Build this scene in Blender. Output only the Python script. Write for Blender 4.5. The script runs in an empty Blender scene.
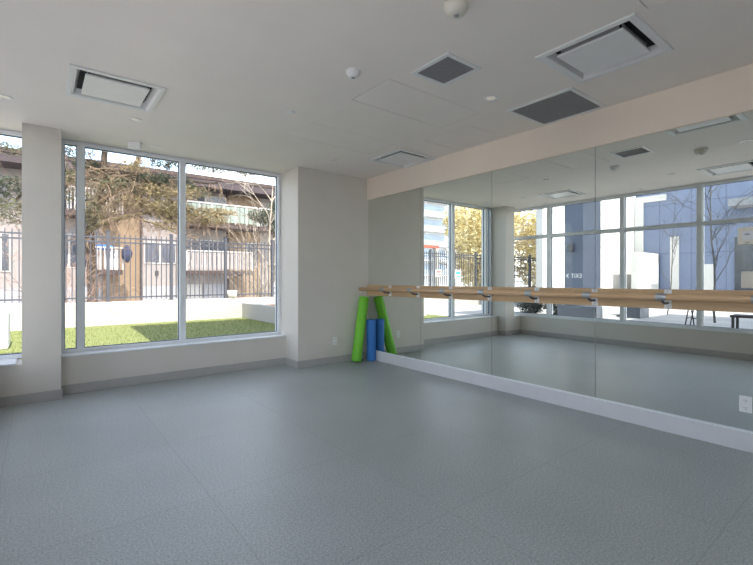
import bpy, bmesh, math, random
from mathutils import Vector, Matrix
random.seed(11)
C = bpy.context.scene.collection
PI = math.pi
sc = bpy.context.scene
H = 2.77          # ceiling height
XM = 4.005        # mirror surface
XW = -0.36        # lower wall under the west windows
YC = 5.278        # short wall beside the mirror

# ------------------------------------------------------------------ materials
def nt(m):
    m.use_nodes = True
    n = m.node_tree
    return n, n.nodes['Principled BSDF']

def mat(name, col, rough=.6, metal=0., var=0., scale=20., bump=0., bscale=None, spec=.5, detail=4, stretch=None, col2=None):
    m = bpy.data.materials.new(name); n, b = nt(m)
    b.inputs['Base Color'].default_value = (*col, 1)
    b.inputs['Roughness'].default_value = rough
    b.inputs['Metallic'].default_value = metal
    b.inputs['Specular IOR Level'].default_value = spec
    tc = n.nodes.new('ShaderNodeTexCoord')
    src = tc.outputs['Object']
    if stretch:
        mp = n.nodes.new('ShaderNodeMapping'); mp.inputs['Scale'].default_value = stretch
        n.links.new(src, mp.inputs['Vector']); src = mp.outputs['Vector']
    if var or col2:
        t = n.nodes.new('ShaderNodeTexNoise'); t.inputs['Scale'].default_value = scale; t.inputs['Detail'].default_value = detail
        n.links.new(src, t.inputs['Vector'])
        r = n.nodes.new('ShaderNodeValToRGB')
        c2 = col2 or tuple(max(0, c * (1 - var)) for c in col)
        c1 = col if col2 else tuple(min(1, c * (1 + var)) for c in col)
        r.color_ramp.elements[0].position = .35; r.color_ramp.elements[1].position = .65
        r.color_ramp.elements[0].color = (*c2, 1); r.color_ramp.elements[1].color = (*c1, 1)
        n.links.new(t.outputs['Fac'], r.inputs['Fac']); n.links.new(r.outputs['Color'], b.inputs['Base Color'])
    if bump:
        t2 = n.nodes.new('ShaderNodeTexNoise'); t2.inputs['Scale'].default_value = bscale or scale; t2.inputs['Detail'].default_value = 3
        n.links.new(src, t2.inputs['Vector'])
        bp = n.nodes.new('ShaderNodeBump'); bp.inputs['Strength'].default_value = bump; bp.inputs['Distance'].default_value = .01
        n.links.new(t2.outputs['Fac'], bp.inputs['Height']); n.links.new(bp.outputs['Normal'], b.inputs['Normal'])
    return m

M = {}
M['wall'] = mat('wall_paint', (.66, .625, .575), .55, var=.015, scale=3, bump=.05, bscale=120)
M['ceil'] = mat('ceiling_paint', (.86, .80, .75), .8, var=.015, scale=2, bump=.04, bscale=90)
M['soffit'] = mat('soffit_paint', (.84, .73, .62), .6, var=.015, scale=2, bump=.04, bscale=90)
M['base'] = mat('grey_rubber_base', (.42, .41, .40), .5, var=.03, scale=9)
M['whitebase'] = mat('white_mirror_base', (.66, .65, .67), .4, var=.02, scale=6)
M['alu'] = mat('painted_aluminium', (.78, .81, .85), .35, var=.02, scale=8)
M['gasket'] = mat('window_gasket', (.10, .13, .2), .6, var=.05)
M['white'] = mat('white_enamel', (.78, .78, .78), .35, var=.015, scale=12)
M['dark'] = mat('dark_void', (.02, .02, .022), .8, var=.1)
M['greyslot'] = mat('grey_louver', (.36, .36, .37), .5, var=.06, scale=30)
M['grille'] = mat('dark_filter_mesh', (.30, .29, .29), .8, var=.15, scale=160)
M['steel'] = mat('brushed_steel', (.50, .52, .54), .35, metal=.8, var=.05, scale=60)
M['armsteel'] = mat('dark_bracket_arm', (.14, .14, .15), .45, metal=.5, var=.05)
M['wood'] = mat('maple_rail', (.70, .46, .27), .38, scale=5, stretch=(12, .6, 12), col2=(.60, .38, .21), bump=.03, bscale=8)
M['board'] = mat('maple_board', (.62, .42, .24), .42, scale=5, stretch=(12, .7, 14), col2=(.52, .34, .18), bump=.03, bscale=8)
M['green'] = mat('green_foam', (.17, .55, .03), .55, var=.06, scale=40, bump=.15, bscale=220)
M['blue'] = mat('blue_foam', (.03, .17, .52), .55, var=.08, scale=40, bump=.15, bscale=220)
M['cream'] = mat('cream_plastic', (.70, .66, .58), .4, var=.02)
M['plate'] = mat('white_plastic', (.80, .80, .80), .3, var=.015)
M['screen'] = mat('thermostat_screen', (.72, .72, .76), .15, var=.02)
M['ink'] = mat('grey_ink', (.2, .2, .22), .6, var=.1)
M['concrete'] = mat('pale_concrete', (0.440, 0.424, 0.400), .85, scale=1.6, col2=(.44, .43, .41), bump=.2, bscale=30, detail=8)
M['paving'] = mat('concrete_paving', (.50, .50, .50), .85, scale=1.2, col2=(.42, .42, .43), bump=.15, bscale=25)
M['soil'] = mat('planter_soil', (.16, .10, .075), .95, var=.4, scale=30, bump=.6, bscale=40)
M['fence'] = mat('grey_blue_fence_paint', (.075, .08, .10), .7, var=.06, scale=20)
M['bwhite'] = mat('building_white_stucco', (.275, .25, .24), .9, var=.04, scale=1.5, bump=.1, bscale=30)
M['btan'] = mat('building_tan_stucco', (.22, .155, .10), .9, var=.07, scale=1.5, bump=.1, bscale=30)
M['brown'] = mat('brown_painted_timber', (.045, .027, .023), .7, var=.15, scale=3, stretch=(.5, 4, 6))
M['fascia'] = mat('roof_fascia', (.05, .037, .04), .8, var=.15, scale=3)
M['bgrey'] = mat('grey_panel', (.30, .31, .33), .8, var=.1, scale=3)
M['balc'] = mat('pale_green_balcony_panel', (.19, .235, .20), .5, var=.05, scale=3)
M['rail'] = mat('white_rail_paint', (0.434, 0.420, 0.399), .6, var=.03)
M['curtain'] = mat('window_curtain', (.12, .13, .16), .8, scale=2, col2=(.05, .055, .07), stretch=(8, 8, .4))
M['dkwin'] = mat('dark_window_glass', (.05, .06, .08), .12, var=.3, scale=1.2)
M['bluecloth'] = mat('blue_tarp', (.03, .13, .5), .7, var=.2, scale=5)
M['navy'] = mat('navy_cloth', (.03, .035, .07), .8, var=.2, scale=5)
M['bark'] = mat('pine_bark', (.10, .075, .052), .9, scale=8, col2=(.05, .038, .028), bump=.5, bscale=30, stretch=(3, 3, .7))
M['moss'] = mat('mossy_bark', (.17, .15, .06), .9, scale=6, col2=(.11, .08, .05), bump=.5, bscale=30)
M['palebark'] = mat('pale_bark', (.42, .36, .29), .9, var=.2, scale=9)
M['darkbark'] = mat('slim_tree_bark', (.12, .115, .11), .9, var=.25, scale=9)
M['needle_gold'] = mat('golden_needles', (.36, .29, .16), .8, scale=.9, col2=(.22, .18, .09))
M['needle_dark'] = mat('dark_green_needles', (.085, .105, .065), .8, scale=1.3, col2=(.04, .05, .03))
M['needle_mid'] = mat('olive_needles', (.20, .205, .12), .8, scale=1.3, col2=(.11, .11, .06))
M['twig'] = mat('dry_brown_twigs', (.33, .24, .16), .85, scale=1.0, col2=(.17, .12, .085))
M['pinktwig'] = mat('pinkish_bare_stems', (.48, .34, .27), .85, scale=1.5, col2=(.30, .19, .15))
M['yellowleaf'] = mat('pale_yellow_leaves', (.88, .80, .52), .8, scale=.6, col2=(.62, .50, .22))
M['bush'] = mat('dark_low_shrub_leaves', (.06, .075, .06), .8, scale=2, col2=(.03, .035, .035))
M['towerw'] = mat('tower_white_concrete', (.62, .62, .63), .9, var=.03)
M['towerg'] = mat('tower_blue_glass', (.30, .36, .45), .3, var=.15, scale=.3)
M['pink'] = mat('pale_pink_panel', (.60, .42, .42), .8, var=.05)
M['column'] = mat('entry_column_grey', (.115, .14, .205), .6, var=.05, scale=2)
M['granite'] = mat('speckled_grey_granite', (.13, .145, .18), .6, scale=60, col2=(.06, .07, .09))
M['black'] = mat('black_painted_metal', (.015, .015, .018), .5, var=.1)
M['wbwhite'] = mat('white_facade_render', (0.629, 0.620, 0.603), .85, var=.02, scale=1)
M['teal'] = mat('teal_ink', (.05, .45, .5), .6, var=.05)
M['redink'] = mat('red_ink', (.65, .12, .12), .6, var=.05)
M['signwhite'] = mat('sign_white', (.8, .8, .8), .5, var=.02)
M['red'] = mat('red_beam_paint', (.5, .14, .10), .7, var=.1)
M['letters'] = mat('white_vinyl_letters', (.9, .9, .9), .5, var=.01)

def floor_material():
    m = bpy.data.materials.new('speckled_rubber_floor'); n, b = nt(m)
    L = n.links; N = n.nodes
    tc = N.new('ShaderNodeTexCoord')
    sp = N.new('ShaderNodeTexNoise'); sp.inputs['Scale'].default_value = 95; sp.inputs['Detail'].default_value = 5; sp.inputs['Roughness'].default_value = .75
    L.new(tc.outputs['Object'], sp.inputs['Vector'])
    r = N.new('ShaderNodeValToRGB'); cr = r.color_ramp
    cr.elements[0].position = .36; cr.elements[0].color = (.265, .29, .29, 1)
    cr.elements[1].position = .64; cr.elements[1].color = (.525, .56, .56, 1)
    L.new(sp.outputs['Fac'], r.inputs['Fac'])
    bl = N.new('ShaderNodeTexNoise'); bl.inputs['Scale'].default_value = 1.3; bl.inputs['Detail'].default_value = 3
    L.new(tc.outputs['Object'], bl.inputs['Vector'])
    mx = N.new('ShaderNodeMix'); mx.data_type = 'RGBA'; mx.blend_type = 'MULTIPLY'; mx.inputs[0].default_value = 1
    br = N.new('ShaderNodeValToRGB'); br.color_ramp.elements[0].position = .3; br.color_ramp.elements[1].position = .7
    br.color_ramp.elements[0].color = (.93, .93, .93, 1); br.color_ramp.elements[1].color = (1.03, 1.03, 1.03, 1)
    L.new(bl.outputs['Fac'], br.inputs['Fac'])
    L.new(r.outputs['Color'], mx.inputs[6]); L.new(br.outputs['Color'], mx.inputs[7])
    # tile seams
    mp = N.new('ShaderNodeMapping'); mp.inputs['Location'].default_value = (.18, .35, 0)
    L.new(tc.outputs['Object'], mp.inputs['Vector'])
    bk = N.new('ShaderNodeTexBrick'); bk.offset = 0.; bk.inputs['Scale'].default_value = 1
    bk.inputs['Brick Width'].default_value = .95; bk.inputs['Row Height'].default_value = .95
    bk.inputs['Mortar Size'].default_value = .006; bk.inputs['Mortar Smooth'].default_value = .6
    bk.inputs['Color1'].default_value = (1, 1, 1, 1); bk.inputs['Color2'].default_value = (.96, .965, .97, 1); bk.inputs['Mortar'].default_value = (.86, .86, .85, 1)
    L.new(mp.outputs['Vector'], bk.inputs['Vector'])
    m2 = N.new('ShaderNodeMix'); m2.data_type = 'RGBA'; m2.blend_type = 'MULTIPLY'; m2.inputs[0].default_value = 1
    L.new(mx.outputs[2], m2.inputs[6]); L.new(bk.outputs['Color'], m2.inputs[7])
    L.new(m2.outputs[2], b.inputs['Base Color'])
    b.inputs['Roughness'].default_value = .40; b.inputs['Specular IOR Level'].default_value = .5
    bp = N.new('ShaderNodeBump'); bp.inputs['Strength'].default_value = .25; bp.inputs['Distance'].default_value = .003
    L.new(sp.outputs['Fac'], bp.inputs['Height']); L.new(bp.outputs['Normal'], b.inputs['Normal'])
    return m
M['floor'] = floor_material()

def mirror_material():
    m = bpy.data.materials.new('mirror_silver'); n, b = nt(m)
    t = n.nodes.new('ShaderNodeTexNoise'); t.inputs['Scale'].default_value = .5
    r = n.nodes.new('ShaderNodeValToRGB')
    r.color_ramp.elements[0].color = (.80, .835, .79, 1); r.color_ramp.elements[1].color = (.82, .85, .81, 1)
    n.links.new(t.outputs['Fac'], r.inputs['Fac']); n.links.new(r.outputs['Color'], b.inputs['Base Color'])
    b.inputs['Metallic'].default_value = 1; b.inputs['Roughness'].default_value = 0
    return m
M['mirror'] = mirror_material()

def glass_material():
    m = bpy.data.materials.new('window_glass'); n = m.node_tree if m.use_nodes else None
    m.use_nodes = True; n = m.node_tree; n.nodes.clear()
    o = n.nodes.new('ShaderNodeOutputMaterial'); mx = n.nodes.new('ShaderNodeMixShader')
    tr = n.nodes.new('ShaderNodeBsdfTransparent'); gl = n.nodes.new('ShaderNodeBsdfGlossy')
    tr.inputs['Color'].default_value = (.95, .95, .95, 1)
    gl.inputs['Roughness'].default_value = 0
    lw = n.nodes.new('ShaderNodeLayerWeight'); lw.inputs['Blend'].default_value = .5
    pw = n.nodes.new('ShaderNodeMath'); pw.operation = 'POWER'; pw.inputs[1].default_value = 5
    fr = n.nodes.new('ShaderNodeMath'); fr.operation = 'MULTIPLY_ADD'; fr.inputs[1].default_value = .7; fr.inputs[2].default_value = .015
    n.links.new(lw.outputs['Facing'], pw.inputs[0]); n.links.new(pw.outputs[0], fr.inputs[0])
    n.links.new(fr.outputs[0], mx.inputs[0]); n.links.new(tr.outputs[0], mx.inputs[1]); n.links.new(gl.outputs[0], mx.inputs[2])
    n.links.new(mx.outputs[0], o.inputs[0])
    return m
M['glass'] = glass_material()

def turf_material():
    m = bpy.data.materials.new('green_turf'); n, b = nt(m)
    tc = n.nodes.new('ShaderNodeTexCoord')
    t = n.nodes.new('ShaderNodeTexNoise'); t.inputs['Scale'].default_value = 28; t.inputs['Detail'].default_value = 8
    n.links.new(tc.outputs['Object'], t.inputs['Vector'])
    r = n.nodes.new('ShaderNodeValToRGB')
    r.color_ramp.elements[0].position = .3; r.color_ramp.elements[0].color = (.11, .15, .04, 1)
    r.color_ramp.elements[1].position = .7; r.color_ramp.elements[1].color = (.31, .335, .12, 1)
    n.links.new(t.outputs['Fac'], r.inputs['Fac']); n.links.new(r.outputs['Color'], b.inputs['Base Color'])
    b.inputs['Roughness'].default_value = .9
    bp = n.nodes.new('ShaderNodeBump'); bp.inputs['Strength'].default_value = .6; bp.inputs['Distance'].default_value = .03
    n.links.new(t.outputs['Fac'], bp.inputs['Height']); n.links.new(bp.outputs['Normal'], b.inputs['Normal'])
    return m
M['turf'] = turf_material()

def panel_material(name, c1, c2, mort, w, h):
    m = bpy.data.materials.new(name); n, b = nt(m)
    tc = n.nodes.new('ShaderNodeTexCoord'); mp = n.nodes.new('ShaderNodeMapping')
    mp.inputs['Rotation'].default_value = (PI / 2, 0, PI / 2)
    sx = n.nodes.new('ShaderNodeSeparateXYZ'); cx = n.nodes.new('ShaderNodeCombineXYZ'); ad = n.nodes.new('ShaderNodeMath'); ad.operation = 'ADD'
    n.links.new(tc.outputs['Object'], sx.inputs[0]); n.links.new(sx.outputs[0], ad.inputs[0]); n.links.new(sx.outputs[1], ad.inputs[1])
    n.links.new(ad.outputs[0], cx.inputs[0]); n.links.new(sx.outputs[2], cx.inputs[1])
    bk = n.nodes.new('ShaderNodeTexBrick'); bk.offset = 0; bk.inputs['Scale'].default_value = 1
    bk.inputs['Brick Width'].default_value = w; bk.inputs['Row Height'].default_value = h; bk.inputs['Mortar Size'].default_value = .015
    bk.inputs['Color1'].default_value = (*c1, 1); bk.inputs['Color2'].default_value = (*c2, 1); bk.inputs['Mortar'].default_value = (*mort, 1)
    n.links.new(cx.outputs[0], bk.inputs['Vector']); n.links.new(bk.outputs['Color'], b.inputs['Base Color'])
    b.inputs['Roughness'].default_value = .45
    return m
M['cladding'] = panel_material('blue_grey_cladding', (.155, .195, .30), (.18, .22, .33), (.09, .11, .18), 1.3, 2.4)

# ------------------------------------------------------------------ mesh builder
class MB:
    def __init__(s): s.v = []; s.f = []; s.sm = []
    def face(s, pts, sm=False):
        i = len(s.v); s.v += [tuple(p) for p in pts]; s.f.append(tuple(range(i, i + len(pts)))); s.sm.append(sm); return s
    def box(s, x0, x1, y0, y1, z0, z1):
        i = len(s.v)
        s.v += [(x, y, z) for z in (z0, z1) for y in (y0, y1) for x in (x0, x1)]
        for f in ((0, 2, 3, 1), (4, 5, 7, 6), (0, 1, 5, 4), (2, 6, 7, 3), (0, 4, 6, 2), (1, 3, 7, 5)):
            s.f.append(tuple(i + k for k in f)); s.sm.append(False)
        return s
    def tube(s, pts, rad, n=8, cap=True, sm=True):
        pts = [Vector(p) for p in pts]
        if not hasattr(rad, '__len__'): rad = [rad] * len(pts)
        rings = []; prev = None
        for k, p in enumerate(pts):
            d = (pts[min(k + 1, len(pts) - 1)] - pts[max(k - 1, 0)])
            d = d.normalized() if d.length > 1e-9 else Vector((0, 0, 1))
            if prev is None:
                a = d.orthogonal().normalized()
            else:
                a = prev - d * prev.dot(d)
                a = a.normalized() if a.length > 1e-6 else d.orthogonal().normalized()
            prev = a; b = d.cross(a)
            i = len(s.v); rings.append(i)
            for j in range(n):
                t = 2 * PI * j / n
                s.v.append(tuple(p + (a * math.cos(t) + b * math.sin(t)) * rad[k]))
        for q in range(len(rings) - 1):
            for j in range(n):
                a0 = rings[q] + j; a1 = rings[q] + (j + 1) % n; b0 = rings[q + 1] + j; b1 = rings[q + 1] + (j + 1) % n
                s.f.append((a0, a1, b1, b0)); s.sm.append(sm)
        if cap:
            s.f.append(tuple(reversed([rings[0] + j for j in range(n)]))); s.sm.append(False)
            s.f.append(tuple(rings[-1] + j for j in range(n))); s.sm.append(False)
        return s
    def lathe(s, prof, c, axis=Vector((0, 0, 1)), n=32):
        axis = Vector(axis).normalized(); a = axis.orthogonal().normalized(); b = axis.cross(a); c = Vector(c)
        rings = []
        for r, h in prof:
            rings.append(len(s.v))
            for j in range(n):
                t = 2 * PI * j / n
                s.v.append(tuple(c + axis * h + (a * math.cos(t) + b * math.sin(t)) * max(r, 1e-5)))
        for q in range(len(rings) - 1):
            for j in range(n):
                s.f.append((rings[q] + j, rings[q] + (j + 1) % n, rings[q + 1] + (j + 1) % n, rings[q + 1] + j)); s.sm.append(True)
        return s
    def build(s, name, m, parent=None, origin=None, bevel=0, stuff=False):
        me = bpy.data.meshes.new(name)
        org = Vector(origin) if origin is not None else Vector((0, 0, 0))
        if parent is not None and origin is None:
            org = Vector(parent.get('_org', (0, 0, 0)))
        me.from_pydata([tuple(Vector(v) - org) for v in s.v], [], s.f); me.update()
        me.polygons.foreach_set('use_smooth', s.sm)
        me.materials.append(m)
        o = bpy.data.objects.new(name, me); C.objects.link(o)
        if parent is not None:
            o.parent = parent
        else:
            o.location = org
        if bevel:
            md = o.modifiers.new('bevel', 'BEVEL'); md.width = bevel; md.segments = 2; md.limit_method = 'ANGLE'
        if stuff: o['kind'] = 'stuff'
        return o

def thing(name, label, cat, loc, group=None):
    o = bpy.data.objects.new(name, None); C.objects.link(o)
    o.location = loc; o.empty_display_size = .1
    o['label'] = label; o['category'] = cat; o['_org'] = tuple(loc)
    if group: o['group'] = group
    return o
def tag(o, label, cat, group=None):
    o['label'] = label; o['category'] = cat
    if group: o['group'] = group
    return o
def struct(o):
    o['kind'] = 'structure'; return o

# ------------------------------------------------------------------ room shell
YS = -2.3           # wall behind the camera
struct(MB().box(XW - .25, 4.3, YS - .1, 5.95, -.12, 0).build('floor', M['floor']))

# ceiling with openings for the cassettes, grilles and access panels
holes = []
cass = {'near_right': (2.685, 1.008, .63), 'far_right': (3.352, 3.79, .63), 'left_near': (.11, 1.30, .63), 'left': (.175, 3.738, .635)}
for k, (x, y, w) in cass.items(): holes.append((x + .03, x + w - .03, y + .03, y + w - .03))
grilles = {'small': (2.17, 2.53, 1.965, 2.34), 'large': (3.345, 3.965, 1.712, 2.333)}
for x0, x1, y0, y1 in grilles.values(): holes.append((x0 + .03, x1 - .03, y0 + .03, y1 - .03))
panels = [(2.105, 3.22, 2.51, 3.01), (2.115, 3.213, 3.69, 4.185), (3.37, 3.975, 2.79, 3.41), (1.60, 2.71, .45, .952)]
for p in panels: holes.append(p)
xs = sorted({XW - .25, 4.3, *[h[0] for h in holes], *[h[1] for h in holes]})
ys = sorted({YS - .1, 5.95, *[h[2] for h in holes], *[h[3] for h in holes]})
mb = MB()
for i in range(len(xs) - 1):
    for j in range(len(ys) - 1):
        cx, cy = (xs[i] + xs[i + 1]) / 2, (ys[j] + ys[j + 1]) / 2
        if not any(h[0] < cx < h[1] and h[2] < cy < h[3] for h in holes):
            mb.face([(xs[i], ys[j], H), (xs[i], ys[j + 1], H), (xs[i + 1], ys[j + 1], H), (xs[i + 1], ys[j], H)])
for h in holes:      # the sides of each opening
    a, b, c, d = h
    mb.face([(a, c, H), (b, c, H), (b, c, H + .12), (a, c, H + .12)]); mb.face([(a, d, H), (a, d, H + .12), (b, d, H + .12), (b, d, H)])
    mb.face([(a, c, H), (a, c, H + .12), (a, d, H + .12), (a, d, H)]); mb.face([(b, c, H), (b, d, H), (b, d, H + .12), (b, c, H + .12)])
mb.box(XW - .25, 4.3, YS - .1, 5.95, H + .12, H + .2)
struct(mb.build('ceiling', M['ceil']))
struct(MB().box(-.80, 4.6, YS - .3, 6.1, H + .22, H + .36).build('roof_slab', M['white']))

# walls
struct(MB().box(XM + .008, 4.25, YS, YC, 0, H).build('wall_right', M['wall']))
struct(MB().box(3.985, XM + .008, YS, YC, 2.444, H - .001).build('trim_1', M['soffit']))
struct(MB().box(2.80, 4.25, YC, 5.98, 0, H - .001).build('wall_corner', M['wall']))
mb = MB().box(.187, 2.80, 5.65, 5.98, 0, .40)
struct(mb.build('wall_back', M['wall']))
struct(MB().box(XW - .1, .187, 5.46, 5.98, 0, .395).build('wall_left', M['wall']))
struct(MB().box(-.125, .187, 5.46, 5.83, .395, H - .001).build('wall_column', M['wall']))
struct(MB().box(XW - .12, XW, YS, 5.46, 0, .40).build('wall_west', M['wall']))
struct(MB().box(XW - .12, 4.25, YS - .12, YS, 0, H - .001).build('wall_behind', M['wall']))
# sills
struct(MB().box(.187, 2.80, 5.635, 5.90, .40, .415).build('trim_2', M['alu'], bevel=.003))
struct(MB().box(XW - .1, -.17, 5.448, 5.90, .395, .41).build('trim_3', M['alu'], bevel=.003))
struct(MB().box(XW - .12, XW + .012, YS, 5.46, .40, .413).build('trim_4', M['alu'], bevel=.003))
# baseboards
def bb(name, x0, x1, y0, y1, z1=.10, m='base'):
    struct(MB().box(x0, x1, y0, y1, 0, z1).build(name, M[m], bevel=.003))
bb('baseboard_back', .187, 2.80, 5.636, 5.65)
bb('baseboard_left', XW + .014, .20, 5.446, 5.46)
bb('baseboard_column', .187, .201, 5.461, 5.636)
bb('baseboard_jamb', 2.786, 2.80, YC - .014, 5.636)
bb('baseboard_corner', 2.801, 3.985, YC - .014, YC)
bb('baseboard_west', XW, XW + .014, YS, 5.446)
bb('baseboard_behind', XW + .014, 3.985, YS, YS + .014)
struct(MB().box(3.982, XM + .008, YS, YC, 0, .136).build('baseboard_mirror', M['whitebase'], bevel=.004))
struct(MB().box(3.986, XM + .008, YS, YC, .136, .146).build('trim_5', M['alu'], bevel=.002))

# ------------------------------------------------------------------ windows
def window(name, axis, a0, a1, pos, z0, z1, mull, transom=None, w=.05, d0=-.05, d1=.06, mw=.075):
    """axis 'x': the glass plane is y=pos and the window runs in x; axis 'y': plane x=pos, runs in y."""
    def bx(mb, p0, p1, q0, q1, zz0, zz1):
        if axis == 'x': mb.box(p0, p1, pos + q0, pos + q1, zz0, zz1)
        else: mb.box(pos + q0, pos + q1, p0, p1, zz0, zz1)
        return mb
    root = MB(); bx(root, a0, a1, d0, d1, z0, z0 + w); bx(root, a0, a1, d0, d1, z1 - w, z1)
    bx(root, a0, a0 + w, d0, d1, z0 + w, z1 - w); bx(root, a1 - w, a1, d0, d1, z0 + w, z1 - w)
    r = struct(root.build(name, M['alu'], bevel=.003))
    mull = sorted(mull)
    for c in mull:
        m_ = MB(); bx(m_, c - mw / 2, c + mw / 2, d0 - .01, d1, z0 + w, z1 - w); m_.build('mullion', M['alu'], r, origin=(0, 0, 0), bevel=.004)
    edges = [a0 + w] + [e for c in mull for e in (c - mw / 2, c + mw / 2)] + [a1 - w]
    zr = [(z0 + w, z1 - w)]
    if transom:
        zr = [(z0 + w, transom - .03), (transom + .03, z1 - w)]
    for k in range(0, len(edges), 2):
        e0, e1 = edges[k], edges[k + 1]
        if transom:
            t_ = MB(); bx(t_, e0, e1, d0, d1, transom - .03, transom + .03); t_.build('transom', M['alu'], r, origin=(0, 0, 0), bevel=.003)
        for (u0, u1) in zr:
            g = MB(); bx(g, e0, e1, -.001, .003, u0, u1); g.build('glass_pane', M['glass'], r, origin=(0, 0, 0))
            s_ = MB()
            for (p0, p1, q0, q1) in ((e0, e0 + .008, u0, u1), (e1 - .008, e1, u0, u1), (e0, e1, u0, u0 + .008), (e0, e1, u1 - .008, u1)):
                bx(s_, p0, p1, -.008, .012, q0, q1)
            s_.build('gasket', M['gasket'], r, origin=(0, 0, 0))
    return r
window('window_1', 'x', .187, 2.80, 5.86, .412, H - .005, [.375, 1.447], w=.04, mw=.07)
window('window_2', 'x', XW - .08, -.02, 5.86, .407, H - .005, [], w=.04)
window('window_3', 'y', YS, 5.90, XW - .07, .413, H - .005, [4.81, 3.37, 2.20, .95, -.3, -1.4], transom=2.12, w=.045, d0=-.06, d1=.05, mw=.075)
for o in [o for o in C.objects if o.name.startswith(('window_3',))]:
    pass

# ------------------------------------------------------------------ mirrors
ym = [YC - .002, 4.116, 2.976, 1.837, .697, -.45]
ml = ['tall frameless wall mirror panel nearest the corner with the foam rollers',
      'tall frameless mirror panel reflecting the white window post, second from the corner',
      'tall frameless mirror panel in the middle of the wall, third from the corner',
      'widest-looking frameless mirror panel at the right, holding thermostat and outlet']
for k in range(4):
    y1, y0 = ym[k] - .003, ym[k + 1]
    g = MB().box(XM, XM + .006, y0 + .002, y1 - .0005, .146, 2.444)
    tag(g.build('mirror_panel', M['mirror'], origin=(XM, (y0 + y1) / 2, .146)), ml[k], 'mirror', 'mirror panels on the right wall')
for k in range(1, 5): struct(MB().box(XM + .003, XM + .0062, ym[k] - .0032, ym[k] + .0017, .147, 2.443).build('trim_%d' % (k + 5), M['grille']))
struct(MB().box(XM, XM + .006, YS, ym[4] - .0015, .146, 2.444).build('wall_mirror_beyond', M['mirror']))

# ------------------------------------------------------------------ ballet barre
def slope(y): return -.0055 * (y - 3)
b0 = thing('ballet_barre', 'long wooden ballet barre with flat backing board running across the mirrors', 'barre', (3.95, 3.0, 1.06))
XR = 3.83
yA, yB = -.45, 5.268
mb = MB()
i = [(3.975, 3.999)]
def sbox(mb, x0, x1, y0, y1, z0, z1):
    n0 = len(mb.v); mb.box(x0, x1, y0, y1, z0, z1)
    for k in range(n0, len(mb.v)):
        x, y, z = mb.v[k]; mb.v[k] = (x, y, z + slope(y))
    return mb
sbox(mb, 3.974, 4.004, yA, yB, .985, 1.143); mb.build('backing_board', M['board'], b0, bevel=.004)
mb = MB(); mb.tube([(XR, y, 1.087 + slope(y)) for y in (yA, 1, 3, 5.25)], .026, 24); mb.build('handrail', M['wood'], b0)
for k in range(8):
    y = 4.71 - .577 * k
    z = slope(y)
    br = MB().tube([(XR, y - .036, 1.087 + z), (XR, y + .036, 1.087 + z)], .0295, 20).build('bracket', M['steel'], b0, bevel=.002)
    o_ = b0['_org']
    MB().tube([(XR + .005, y, 1.066 + z), (XR + .04, y, 1.042 + z), (3.90, y, 1.034 + z), (3.972, y, 1.034 + z)], .010, 10).build('arm', M['armsteel'], br, origin=o_)
    MB().box(3.969, 3.974, y - .027, y + .027, .99 + z, 1.14 + z).build('wall_plate', M['plate'], br, origin=o_, bevel=.002)
    for zz in (1.003, 1.127):
        MB().lathe([(0, .0025), (.005, .002), (.006, 0)], (3.969, y, zz + z), axis=(-1, 0, 0), n=10).build('screw', M['steel'], br, origin=o_)

# ------------------------------------------------------------------ foam rollers
def roller(name, p0, p1, r, m, label):
    p0 = Vector(p0); p1 = Vector(p1); ax = p1 - p0; L = ax.length
    prof = [(0, 0), (.018, 0), (.018, .004), (r - .012, .004), (r - .006, .005), (r - .0015, .009), (r, .015)]
    full = prof + [(r, L * .25), (r, L * .5), (r, L * .75)] + [(a, L - b) for a, b in reversed(prof)]
    mb = MB().lathe(full, p0, ax, 40)
    return tag(mb.build(name, m, origin=p0), label, 'foam roller', 'foam rollers in the corner')
gb = Vector((3.653, 5.105, .014)); gt_ = Vector((3.872, 5.198, .955))
roller('foam_roller', gb, gt_, .074, M['green'], 'long lime green foam roller leaning towards the mirror in the corner')
roller('foam_roller', (3.924, 5.093, 0), (3.924, 5.093, .62), .070, M['blue'], 'short blue foam roller standing upright in the corner behind the green one')

# ------------------------------------------------------------------ outlets, thermostat
def outlet(origin, nrm, label, w=.072, h=.117):
    """plate with two sockets; nrm '-y' or '-x'"""
    x, y, z = origin
    t = thing('wall_outlet', label, 'outlet', origin)
    def bx(a0, a1, z0, z1, d0, d1):
        if nrm == '-y': return MB().box(x + a0, x + a1, y - d1, y - d0, z + z0, z + z1)
        return MB().box(x - d1, x - d0, y + a0, y + a1, z + z0, z + z1)
    bx(-w / 2, w / 2, -h / 2, h / 2, 0, .006).build('cover_plate', M['plate'], t, bevel=.002)
    for s in (-1, 1):
        so = bx(-.017, .017, s * .027 - .016, s * .027 + .016, .006, .008).build('socket', M['plate'], t, bevel=.002)
        mb = MB()
        for a in (-.007, .007):
            q = bx(a - .0012, a + .0012, s * .027 - .002, s * .027 + .008, .008, .0085); n0 = len(mb.v)
            mb.v += q.v; mb.f += [tuple(n0 + i for i in f) for f in q.f]; mb.sm += q.sm
        q = bx(-.002, .002, s * .027 - .011, s * .027 - .006, .008, .0085); n0 = len(mb.v)
        mb.v += q.v; mb.f += [tuple(n0 + i for i in f) for f in q.f]; mb.sm += q.sm
        mb.build('slot', M['dark'], so, origin=t['_org'])
    return t
outlet((3.392, YC, .322), '-y', 'white wall outlet low on the wall left of the foam rollers')
outlet((XM, .773, .335), '-x', 'white outlet set low in the rightmost mirror panel')

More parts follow.
